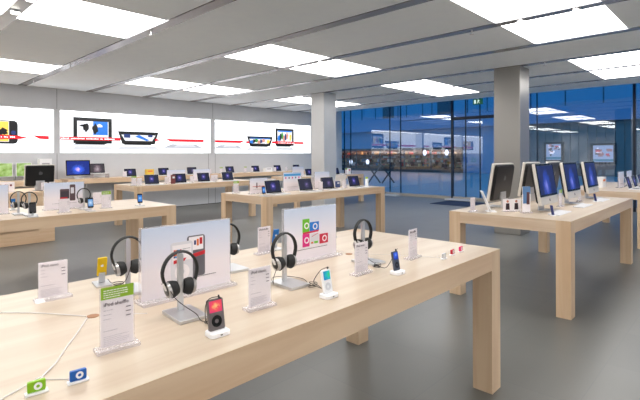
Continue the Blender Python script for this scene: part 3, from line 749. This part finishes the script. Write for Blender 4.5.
def smooth_path(P, n=5):
    P = [Vector(p) for p in P]; out = []
    for i in range(len(P) - 1):
        p0, p1, p2, p3 = P[max(i - 1, 0)], P[i], P[i + 1], P[min(i + 2, len(P) - 1)]
        for k in range(n):
            t = k / n; out.append(.5 * ((2 * p1) + (p2 - p0) * t + (2 * p0 - 5 * p1 + 4 * p2 - p3) * t * t + (3 * p1 - p0 - 3 * p2 + p3) * t ** 3))
    out.append(P[-1]); return out
HT = .232
def hp(x, y, lab, rz=0, lead=True, dark=''):
    """stand with its plate centre at x,y and headphones over the post"""
    c, s = math.cos(rz), math.sin(rz)
    place('headphone_stand', mk_hstand, 'flat aluminium post stand ' + lab, 'stand', (x, y, T), rz, 'headphone stands')
    px, py = x - .04 * s, y + .04 * c
    h = place('headphones', mk_phones, 'black and silver headphones ' + lab, 'headphones', (px, py - .0, T + HT + .009), rz, 'headphones on display stands')
    return px, py
near = [(.89, 1.575, 'behind the dark player, nearest the camera', -.08), (.885, 2.045, 'left of the wide player poster by the yellow player', -.1), (1.445, 1.585, 'between the clip poster and the white player', -.05),
        (1.43, 2.03, 'behind the right edge of the wide player poster', -.05), (2.055, 1.585, 'on the near table furthest right', -.05)]
for x, y, n, rz in near: hp(x, y, n, rz)
hp(1.245, 5.63, 'leftmost on the left table', -.05); hp(1.305, 5.455, 'just left of the poster on the left table', -.05); hp(1.89, 5.6, 'right of the poster on the left table', -.05)
# leads that coil on the table
def lead(pts, lab, m_=BCORD, r=.0016, nm='cable'):
    return tag(link(nm, M().tube(smooth_path([(a, b, T + c + r) for a, b, c in pts]), r, 6).mesh(nm, m_)), lab, 'cable', 'cables on the near table')
def coil(cx, cy, n=2.5, r=.022, z=.0):
    return [(cx + (r + .004 * math.sin(i)) * math.cos(i * .9), cy + r * .8 * math.sin(i * .9), z + .0012 * i) for i in range(int(n * 7))]
lead([(.835, 1.60, .115), (.85, 1.575, .075), (.875, 1.55, .045), (.895, 1.50, .022), (.90, 1.47, .002)] + coil(.915, 1.435) + [(.90, 1.40, .01), (.86, 1.375, .03), (.84, 1.35, .09), (.845, 1.335, .125), (.885, 1.335, .124), (.89, 1.335, .115)], 'black headphone cable coiled beside the dark player')
lead([(.89, 2.05, .115), (.87, 2.06, .05), (.86, 2.1, .02), (.85, 2.13, .003)] + coil(.87, 2.15) + [(.86, 2.2, .01), (.86, 2.245, .02)], 'black cable coiled before the yellow player')
lead([(1.405, 1.61, .115), (1.375, 1.62, .04), (1.36, 1.6, .016), (1.42, 1.68, .02), (1.53, 1.69, .003), (1.55, 1.6, .003), (1.50, 1.51, .003)] + coil(1.49, 1.475) + [(1.49, 1.42, .005), (1.45, 1.4, .03), (1.41, 1.39, .06), (1.415, 1.35, .115), (1.45, 1.335, .124)], 'black headphone cable looped beside the white player')
lead([(2.03, 1.61, .11), (2.04, 1.6, .04), (2.03, 1.53, .012)] + coil(2.0, 1.48) + [(1.97, 1.44, .01), (1.90, 1.43, .03), (1.89, 1.40, .04), (1.93, 1.37, .03), (1.97, 1.345, .10), (1.985, 1.34, .124)], 'black headphone cable coiled beside the blue-screened player')

# ------------------------------------------------------------------ small players
def mk_dock(o):
    q = M().prism(M().rect(.075, .058, .014), 0, .016, 0, Matrix.Rotation(-PI / 2, 4, 'X') @ Matrix.Scale(-1, 4, (0, 1, 0)))
    link('body', q.mesh('body', WHITE, .002), o); link('sensor', M().box(-.004, .004, -.0296, -.0285, .006, .010).mesh('sensor', DARK), o)
def mk_player(face, scr, wheel, hub, W=.06, H=.104, D=.011):
    def f(o):
        link('body', M().prism(M().rect(W, H, .006, 0, H / 2), -D / 2, D / 2).mesh('body', face, .001), o)
        link('screen', M().box(-W / 2 + .006, W / 2 - .006, -D / 2 - .0006, -D / 2, H * .57, H - .006).mesh('screen', scr), o)
        q = M().ring((0, H * .28), .0075 * W / .06, .0195 * W / .06, -D / 2 - .0006, -D / 2 + .001, 24, 0)
        link('click_wheel', q.mesh('click_wheel', wheel), o)
        link('earphone_plug', M().cyl((W * .3, 0, H), .003, .01, 2, 10).mesh('earphone_plug', BLACK), o)
    return f
ARTP = aurora('cover_art_pink', (225, 40, 120), (240, 80, 90), (250, 190, 120), 1., 30, 30, 0, .08, 2.)
ARTB = aurora('cover_art_teal', (20, 90, 200), (30, 190, 190), (60, 210, 120), 1., 30, 30, .01, .08, 4.)
ARTN = aurora('cover_art_blue', (20, 50, 170), (40, 90, 220), (120, 150, 240), 1., 40, 40, 0, .08, 6.)
def player(kind, mk, x, y, lab, rz=0, tilt=-10, dock=True, w=.06):
    if dock: place('charging_dock', mk_dock, 'white charging dock under the ' + lab.split(',')[0].split(' at the')[0], 'dock', (x, y, T), rz, 'white player docks')
    o = place(kind, mk, lab, 'media player', (x, y + .004, T + (.0165 if dock else .03)), rz); o.rotation_euler = (math.radians(tilt), 0, rz); return o
GRAPH = mat('graphite', (112, 104, 104), .35, .4)
player('media_player|classic', mk_player(GRAPH, ARTP, BLKG, GRAPH), .872, 1.325, 'dark grey player with a pink screen, nearest the camera', -.08)
player('media_player|white', mk_player(WHITE, ARTB, mat('wheel_grey', (214, 214, 220), .4), WHITE, .052, .10), 1.437, 1.325, 'white player with a teal screen, centre of the near table', -.02)
player('media_player|dark', mk_player(mat('steel_dark', (84, 90, 104), .35, .4), ARTN, BLACK, GRAPH, .048, .098), 1.965, 1.325, 'dark player with a blue screen at the right of the near table', 0)
# thin coloured players turned away on metal easels at the back
def mk_thin(c):
    def f(o):
        link('plate', M().prism(M().rect(.07, .115, .006), 0, .008, 0, Matrix.Rotation(-PI / 2, 4, 'X') @ Matrix.Scale(-1, 4, (0, 1, 0))).mesh('plate', ALU, .001), o)
        a = (math.radians(14), 0, 0)
        link('easel', M().box(-.014, .014, -.004, .002, .006, .06).mesh('easel', ALU, .001), o, (0, .01, .0), a)
        p = link('player_body', M().prism(M().rect(.042, .092, .004, 0, .046), -.0045, .0045).mesh('player_body', c, .001), o, (0, .01, .042), a)
        link('back_emblem', emblem(.006, -.0052, 1, .052).mesh('back_emblem', WHITE), p)
    return f
place('media_player|yellow', mk_thin(mat('yellow_metal', (235, 195, 20), .35, .2)), 'thin yellow player propped on a metal easel at the left rear', 'media player', (.835, 2.25, T), -.15)
place('media_player|azure', mk_thin(mat('azure_metal', (20, 110, 190), .35, .2)), 'thin blue player propped on a metal easel behind the clip poster', 'media player', (1.935, 2.26, T), -.1)
# clip players
def mk_clip(c):
    def f(o):
        link('foot', M().box(-.026, .026, -.010, .010, 0, .006).mesh('foot', WHITE, .001), o)
        link('clip_body', M().prism(M().rect(.041, .027, .003, 0, .0205), -.005, .005).mesh('clip_body', c, .0008), o)
        link('button_ring', M().ring((.003, .0205), .0042, .0095, -.0058, -.0045, 22).mesh('button_ring', WHITE), o)
    return f
for x, y, c, rz, n in ((.333, 1.34, mat('clip_green', (130, 185, 20), .35, .2), -.12, 'green clip player at the front left corner of the near table'), (.428, 1.325, mat('clip_blue', (10, 90, 175), .35, .2), -.12, 'blue clip player right of the green one'),
                       (2.425, 1.31, mat('clip_silver', (215, 215, 220), .35, .3), .1, 'silver clip player, first of the three at the right corner'), (2.56, 1.325, mat('clip_red', (200, 20, 50), .35, .2), .1, 'red clip player, middle of the three at the right corner'),
                       (2.68, 1.33, mat('clip_pink', (225, 40, 110), .35, .2), .1, 'pink clip player, last of the three at the right corner')):
    place('clip_player|' + n[:5], mk_clip(c), n, 'media player', (x, y, T), rz)
# cable hub plates and white leads
for x, y, n in ((.645, 1.83, 'left of the wide player poster'), (2.15, 1.81, 'right of the clip poster')):
    h = tag(link('cable_grommet', M().cyl((x, y, TH - .001), .022, .003, 2, 20).mesh('cable_grommet', mat('brown_wood', (150, 100, 60), .5))), 'small brown cable grommet in the near tabletop, %s' % n, 'grommet')
lead([(.62, 1.82, 0), (.55, 1.70, 0), (.48, 1.59, 0), (.42, 1.49, 0), (.365, 1.42, 0), (.345, 1.365, .0), (.34, 1.352, .012)], 'thick white cable running down to the green clip player', CORD, .0022)
lead([(.365, 1.43, 0), (.375, 1.40, 0), (.40, 1.375, 0), (.422, 1.35, 0), (.43, 1.338, .01)], 'thin white cable curving to the blue clip player', CORD, .0014)
lead([(.36, 1.42, .003), (.30, 1.39, 0), (.24, 1.36, 0), (.16, 1.33, 0), (.06, 1.3, 0)], 'white cable leaving the near table at its front left', CORD, .002)
lead([(.625, 1.84, 0), (.57, 1.93, 0), (.5, 2.03, 0), (.41, 2.13, 0), (.28, 2.25, 0)], 'white cable running to the left across the near table', CORD, .002)
lead([(.67, 1.83, 0), (.74, 1.76, 0), (.80, 1.70, 0)], 'short white cable from the grommet to a headphone stand', CORD, .0014)
lead([(2.17, 1.80, 0), (2.25, 1.68, 0), (2.33, 1.55, 0), (2.40, 1.42, 0), (2.425, 1.33, .004)], 'thin white cable to the silver clip player', CORD, .0012)
lead([(2.425, 1.33, .004), (2.47, 1.38, 0), (2.54, 1.35, .004), (2.60, 1.38, 0), (2.675, 1.345, .004)], 'thin white cable linking the three right clip players', CORD, .001)
lead([(2.14, 1.83, 0), (2.2, 1.95, 0), (2.3, 2.08, 0), (2.42, 2.2, 0), (2.5, 2.26, 0)], 'thin white cable running to the rear corner of the near table', CORD, .0012)
tag(link('earbuds', M().tube(smooth_path([(2.50 + .022 * math.cos(i), 2.25 + .03 * math.sin(i), T + .002 + .0008 * i) for i in range(12)]), .0016, 6).mesh('earbuds', mat('pale_cord', (190, 190, 196), .5))), 'small coil of pale earphone cord at the rear corner', 'earphones')

# ------------------------------------------------------------------ goods on the left table
def art_phone(s):
    m = M(); m.prism(M().rect(.10, .13, .01, .0, .17), -.0055, -.0046, 1); q2(m, -.04, .04, .13, .21, 0, 3); m.prism(M().rect(.06, .19, .01, .085, .19, ), -.0058, -.0046, 1); q2(m, -.045, .03, .115, .14, 2, 4); q2(m, .065, .1, .18, .25, 3, 3)
    link('players_image', m.mesh('players_image', [mat('dim_print', (60, 50, 60), .5), mat('brown_print', (90, 70, 76), .5), RED, SV]), s)
place('poster_stand|wide', mk_poster(art_phone, .42, .30), 'wide acrylic poster on the left table with a dark player print', 'poster', (1.735, 5.8, T), 0)
place('poster_stand|plain', mk_poster(art_none, .40, .30), 'pale acrylic poster cut off at the left edge of the left table', 'poster', (.98, 5.8, T), 0)
def mk_phone(scr, body=BLKG):
    def f(o):
        link('plate', M().prism(M().rect(.08, .12, .008), 0, .009, 0, Matrix.Rotation(-PI / 2, 4, 'X') @ Matrix.Scale(-1, 4, (0, 1, 0))).mesh('plate', ALU, .001), o)
        link('post', M().box(-.01, .01, .0, .008, .005, .07).mesh('post', ALU), o)
        b = link('body', M().prism(M().rect(.061, .115, .01, 0, .0575), -.0055, .0055).mesh('body', body, .001), o, (0, -.005, .035), (math.radians(-8), 0, 0))
        link('screen', M().box(-.026, .026, -.0062, -.0055, .018, .098).mesh('screen', scr), b)
        link('home_button', M().ring((0, .009), .002, .004, -.0062, -.005, 14).mesh('home_button', GREY), b)
    return f
PHS = aurora('phone_screen', (90, 140, 200), (150, 190, 230), (225, 235, 245), 1., 30, 30, 0, .06, 1.)
PHB = aurora('phone_screen_blue', (40, 110, 200), (70, 150, 230), (180, 210, 240), 1., 30, 30, 0, .06, 2.)
PHD = mat('screen_off', (22, 20, 30), .2)
place('smartphone|off', mk_phone(PHD), 'black phone with a dark screen on a post on the left table', 'phone', (1.29, 5.30, T), 0)
place('smartphone', mk_phone(PHS), 'phone with a bright pale blue screen on the left table', 'phone', (1.875, 5.38, T), 0)
place('smartphone|blue', mk_phone(PHB), 'phone on a post alone at the right end of the left table', 'phone', (2.49, 5.48, T), 0)
place('smartphone|blue', mk_phone(PHB), 'phone leaning before the leftmost poster of the middle table', 'phone', (4.36, 5.36, T), 0)
place('media_player|azure', None, 'thin blue player on an easel at the back of the left table', 'media player', (1.30, 6.15, T), 0)
PROTO_C = dict(header=None)
card('card_stand|plain', '', 2.19, 6.05, T, 'white product card at the back of the left table', H=.14, seed=9)
card('card_stand|green', '', 2.10, 5.52, T, 'white product card with green header near the end of the left table', header=1, H=.185, seed=8)
card('card_stand|plain', '', 1.62, 5.42, T, 'small white product card before the poster on the left table')

# ------------------------------------------------------------------ goods on the rear counter and wall shelf
card('card_stand|plain', '', 2.56, 9.24, T, 'small white card before the black-backed computer'); card('card_stand|plain', '', 2.42, 9.2, T, 'white card standing before the middle of the black computer back')
def mk_swatch(o):
    link('sheet', M().box(-.24, .24, -.003, .003, 0, .18).mesh('sheet', PAPER), o); link('foot', M().box(-.24, .24, -.04, .04, 0, .006).mesh('foot', ACRYLE), o)
    q = M()
    for i in range(6):
        q.ring((-.19 + i * .075, .12), .0, .018, -.005, -.003, 14, i % 4)
    link('dots', q.mesh('dots', [PK, mat('maroon_print', (120, 30, 60), .5), NB, MR]), o)
place('poster_stand|dots', mk_swatch, 'low white card strip with coloured dots on the left rear counter', 'sign', (1.75, 9.3, T), 0)
def mk_gposter(o):
    link('frame', M().box(-.16, .16, -.012, .004, 0, .32).mesh('frame', WHITE, .002), o)
    link('print', M().box(-.145, .145, -.015, -.012, .012, .31).mesh('print', green_photo()), o)
def green_photo():
    m_, nt, p = nodes('green_photo'); N = nt.nodes.new; k = nt.links.new
    tc = N('ShaderNodeTexCoord'); n = N('ShaderNodeTexNoise'); n.inputs['Scale'].default_value = 9; n.inputs['Detail'].default_value = 4; cr = N('ShaderNodeValToRGB')
    e = cr.color_ramp.elements; e[0].position = .35; e[0].color = (*lin((120, 170, 50)), 1); e[1].position = .7; e[1].color = (*lin((205, 235, 170)), 1)
    k(tc.outputs['Object'], n.inputs[0]); k(n.outputs[0], cr.inputs[0]); k(cr.outputs[0], p.inputs['Base Color']); k(cr.outputs[0], p.inputs['Emission Color']); p.inputs['Emission Strength'].default_value = .0
    return m_
for x, n in ((2.05, 'at the left edge of the picture'), (2.44, 'left of the gap'), (2.82, 'right of the gap, beside the black monitor')):
    place('software_poster', mk_gposter, 'square green printed panel on the wall shelf, %s' % n, 'poster', (x, 12.32, SH + .09), 0, 'green panels on the wall shelf')
    link('ledge', M().box(-.16, .16, -.06, .05, -.09, 0).mesh('ledge', WHITE), bpy.data.objects[[o.name for o in C.objects if o.name.startswith('software_poster')][-1]])
def mk_box(w_, d_, h_, c=WHITE, band=None):
    def f(o):
        link('carton', M().box(-w_ / 2, w_ / 2, -d_ / 2, d_ / 2, 0, h_).mesh('carton', c, .003), o)
        link('label', M().box(-w_ * .3, w_ * .3, -d_ / 2 - .001, -d_ / 2, h_ * .6, h_ * .8).mesh('label', band or LGREY), o)
    return f
place('product_box|tall', mk_box(.26, .2, .5), 'tall white product box on the wall shelf behind the black monitor', 'box', (3.22, 12.2, SH), 0)
place('product_box', mk_box(.3, .14, .14), 'white product box between two laptops on the right of the wall shelf', 'box', (9.98, 12.05, SH), 0)
place('product_box|yellow', mk_box(.22, .1, .19, mat('yellow_card', (228, 190, 70), .6), OR), 'yellow product box on the wall shelf between dark laptops', 'box', (5.77, 12.1, SH), 0)
card('card_stand|plain', '', 5.0, 11.9, SH, 'small white card left of the first shelf laptop'); card('card_stand|plain', '', 6.55, 11.95, SH, 'small white card right of the second shelf laptop')
card('card_stand|green', '', 8.95, 11.95, SH, 'card with green header on the right part of the wall shelf'); card('card_stand|plain', '', 10.78, 11.98, SH, 'small white card between the last two shelf laptops')
for x, k, n in ((6.75, 'plain', 'left of the violet-screened laptop'), (8.0, 'green', 'under the pillar between wall pictures, green-headed'), (9.2, 'plain', 'left of the middle laptop of the right half'), (10.2, 'plain', 'just right of the white box'), (11.15, 'plain', 'left of the last laptop')):
    card('card_stand|' + k, '', x, 11.92, SH, 'small product card on the wall shelf, %s' % n, group='cards on the wall shelf')
card('card_stand|plain', '', 7.62, 11.95, SH, 'small white card on the shelf below the gap between wall pictures')

# posters and cards among the laptops
def tallposter(x, y, lab, W=.3, H=.25, art=None, kind='poster_stand|small'): return place(kind, mk_poster(art or art_none, W, H, .09), lab, 'poster', (x, y, T), 0, 'small acrylic posters among laptops')
def art_ribbon(s):
    m = M(); q2(m, -.13, .13, .115, .122, 0, 2); q2(m, -.06, -.03, .09, .18, 1, 1); q2(m, .01, .02, .12, .135, 1, 1)
    link('ribbon_print', m.mesh('ribbon_print', [RED, mat('faded_print', (150, 140, 150), .5)]), s)
def art_row(s):
    m = M()
    q2(m, -.2, .2, .26, .3, 2, 1)
    for i in range(5): q2(m, -.17 + i * .078, -.145 + i * .078, .215, .245, i % 2, 1)
    link('player_row_print', m.mesh('player_row_print', [PK, NB, LB]), s)
def art_mag(s):
    m = M(); q2(m, -.06, .02, .14, .2, 0, 1); q2(m, .03, .1, .1, .12, 1, 1)
    link('screen_print', m.mesh('screen_print', [mat('plum_print', (110, 50, 90), .5), GREY]), s)
place('poster_stand|ribbon', mk_poster(art_ribbon, .36, .24, .09), 'white poster with a thin red ribbon at the left end of the middle table', 'poster', (4.6, 5.78, T), 0)
place('poster_stand|row', mk_poster(art_row, .42, .31, .09), 'tall white poster with a row of small coloured players on the middle table', 'poster', (5.36, 5.8, T), 0)
place('poster_stand|plum', mk_poster(art_mag, .40, .30, .09), 'white poster with a plum screen print on the middle table', 'poster', (6.14, 5.82, T), 0)
card('card_stand|green', '', 4.38, 6.1, T, 'card with green header at the left rear corner of the middle table')
card('card_stand|plain', '', 5.72, 5.46, T, 'white card between two laptops on the middle table'); card('card_stand|plain', '', 6.41, 5.5, T, 'white card left of the rightmost laptop on the middle table')
place('product_box|navy', mk_box(.1, .04, .12, mat('navy_card', (60, 80, 130), .6), WHITE), 'small blue box behind the right cards of the middle table', 'box', (6.5, 5.75, T), 0)
def mk_bottle(o):
    link('body', M().cyl((0, 0, 0), .032, .15, 2, 18).cyl((0, 0, .15), .032, .01, 2, 18, r2=.02).mesh('body', WHITE, 0, True), o)
    link('cap', M().cyl((0, 0, .16), .026, .032, 2, 16).mesh('cap', mat('lime_cap', (170, 205, 40), .4)), o)
place('spray_bottle', mk_bottle, 'white bottle with a lime cap at the right end of the middle table', 'bottle', (6.99, 5.42, T), 0)
# rear left table cards
for x, k, n in ((3.98 + .14, 'card_stand|green', 'left end, with green header'), (4.24, 'card_stand|plain', 'left of the first laptop'), (4.86, 'card_stand|plain', 'between first and second laptops'), (5.48, 'card_stand|plain', 'between second and third laptops'),
                (6.04, 'card_stand|plain', 'right of the third laptop'), (6.22, 'card_stand|plain', 'left of the fourth laptop'), (6.69, 'card_stand|plain', 'between the last two laptops')):
    card(k, '', x, 9.5 if x in (6.69, 6.22) else 9.35, T, 'small product card on the rear left table, %s' % n, group='cards on the rear left table')
for x, n in ((5.3, 'left of centre'), (5.98, 'centre')):
    tallposter(x, 9.75, 'pale acrylic poster behind the laptops of the rear left table, %s' % n, .46, .28)
place('product_box|red', mk_box(.09, .05, .2, mat('dark_red_card', (120, 60, 60), .6), WHITE), 'slim dark red box between laptops on the rear left table', 'box', (4.98, 9.3, T), 0)
card('card_stand|plain', '', 10.45, 9.45, T, 'small white card left of the laptop before the glass'); card('card_stand|green', '', 11.05, 9.4, T, 'card with green header on the rear right table')
place('product_box|cherry', mk_box(.14, .05, .2, WHITE, RED), 'white box with a red label on the rear right table', 'box', (11.3, 9.5, T), 0)
tallposter(9.1, 9.6, 'pale acrylic poster on the rear right table beside the column', .3, .28)

# goods on the two right tables
card('card_stand|plain', '', 4.68, 2.18, T, 'white card at the left rear corner of the desktop computer table')
def mk_lean(o):
    link('foot', M().box(-.07, .07, -.05, .05, 0, .01).mesh('foot', WHITE, .002), o)
    link('panel', M().box(-.09, .09, -.005, .005, 0, .23).mesh('panel', WHITE, .002), o, (0, .01, .008), (math.radians(-22), 0, 0))
place('tilted_sign', mk_lean, 'white panel leaning back before the black-backed desktop computer', 'sign', (4.80, 2.03, T), math.radians(32))
def mk_twin(o):
    link('sheet', M().box(-.11, .11, -.003, .003, .008, .135).mesh('sheet', PAPER), o); link('foot', M().box(-.11, .11, -.035, .035, 0, .008).mesh('foot', ACRYLE), o)
    q = M()
    for cx in (-.055, .05):
        q.ring((cx, .11), 0, .014, -.0045, -.003, 14, 0); q.prism([(cx - .024, .02), (cx + .024, .02), (cx + .02, .09), (cx - .02, .09)], -.0045, -.003, 1)
    link('figures_print', q.mesh('figures_print', [mat('skin_print', (200, 130, 110), .6), mat('dark_print', (50, 30, 40), .6)]), o)
place('photo_card', mk_twin, 'white card printed with two dark figures on the desktop computer table', 'sign', (4.97, 1.87, T), -.6)
def mk_slim(o):
    link('acrylic_base', M().box(-.06, .06, -.03, .03, 0, .012).mesh('acrylic_base', ACRYLE), o)
    link('sheet', M().box(-.05, .05, -.003, .003, .012, .28).mesh('sheet', PAPER), o)
    link('picture_print', M().box(-.05, .05, -.0042, -.003, .2, .28).box(-.045, -.0, -.0046, -.0042, .1, .28, 0).box(.0, .04, -.0046, -.0042, .09, .22, 1).mesh('picture_print', [mat('steel_blue_print', (90, 130, 180), .5), mat('dark_rose_print', (90, 50, 56), .5)]), o)
place('photo_card|slim', mk_slim, 'tall slim card with blue top and dark figure left of the nearest blue screen', 'sign', (4.94, 1.71, T), -.5)
card('card_stand|green', '', 5.8, 1.62, T, 'card with green header between the first two blue screens'); card('card_stand|plain', '', 6.62, 1.62, T, 'white card between the last two blue screens')
place('product_box|square', mk_box(.3, .1, .19, WHITE, OR), 'squarish white box at the left end of the far right table', 'box', (9.75, 2.02, T), 0)
tallposter(9.95, 1.74, 'narrow acrylic poster beside the white box of the far right table', .3, .3); tallposter(10.6, 1.72, 'narrow acrylic poster at the right of the far right table', .3, .33)
card('card_stand|plain', '', 10.4, 1.33, T, 'small card between the edge-on laptops of the far right table')
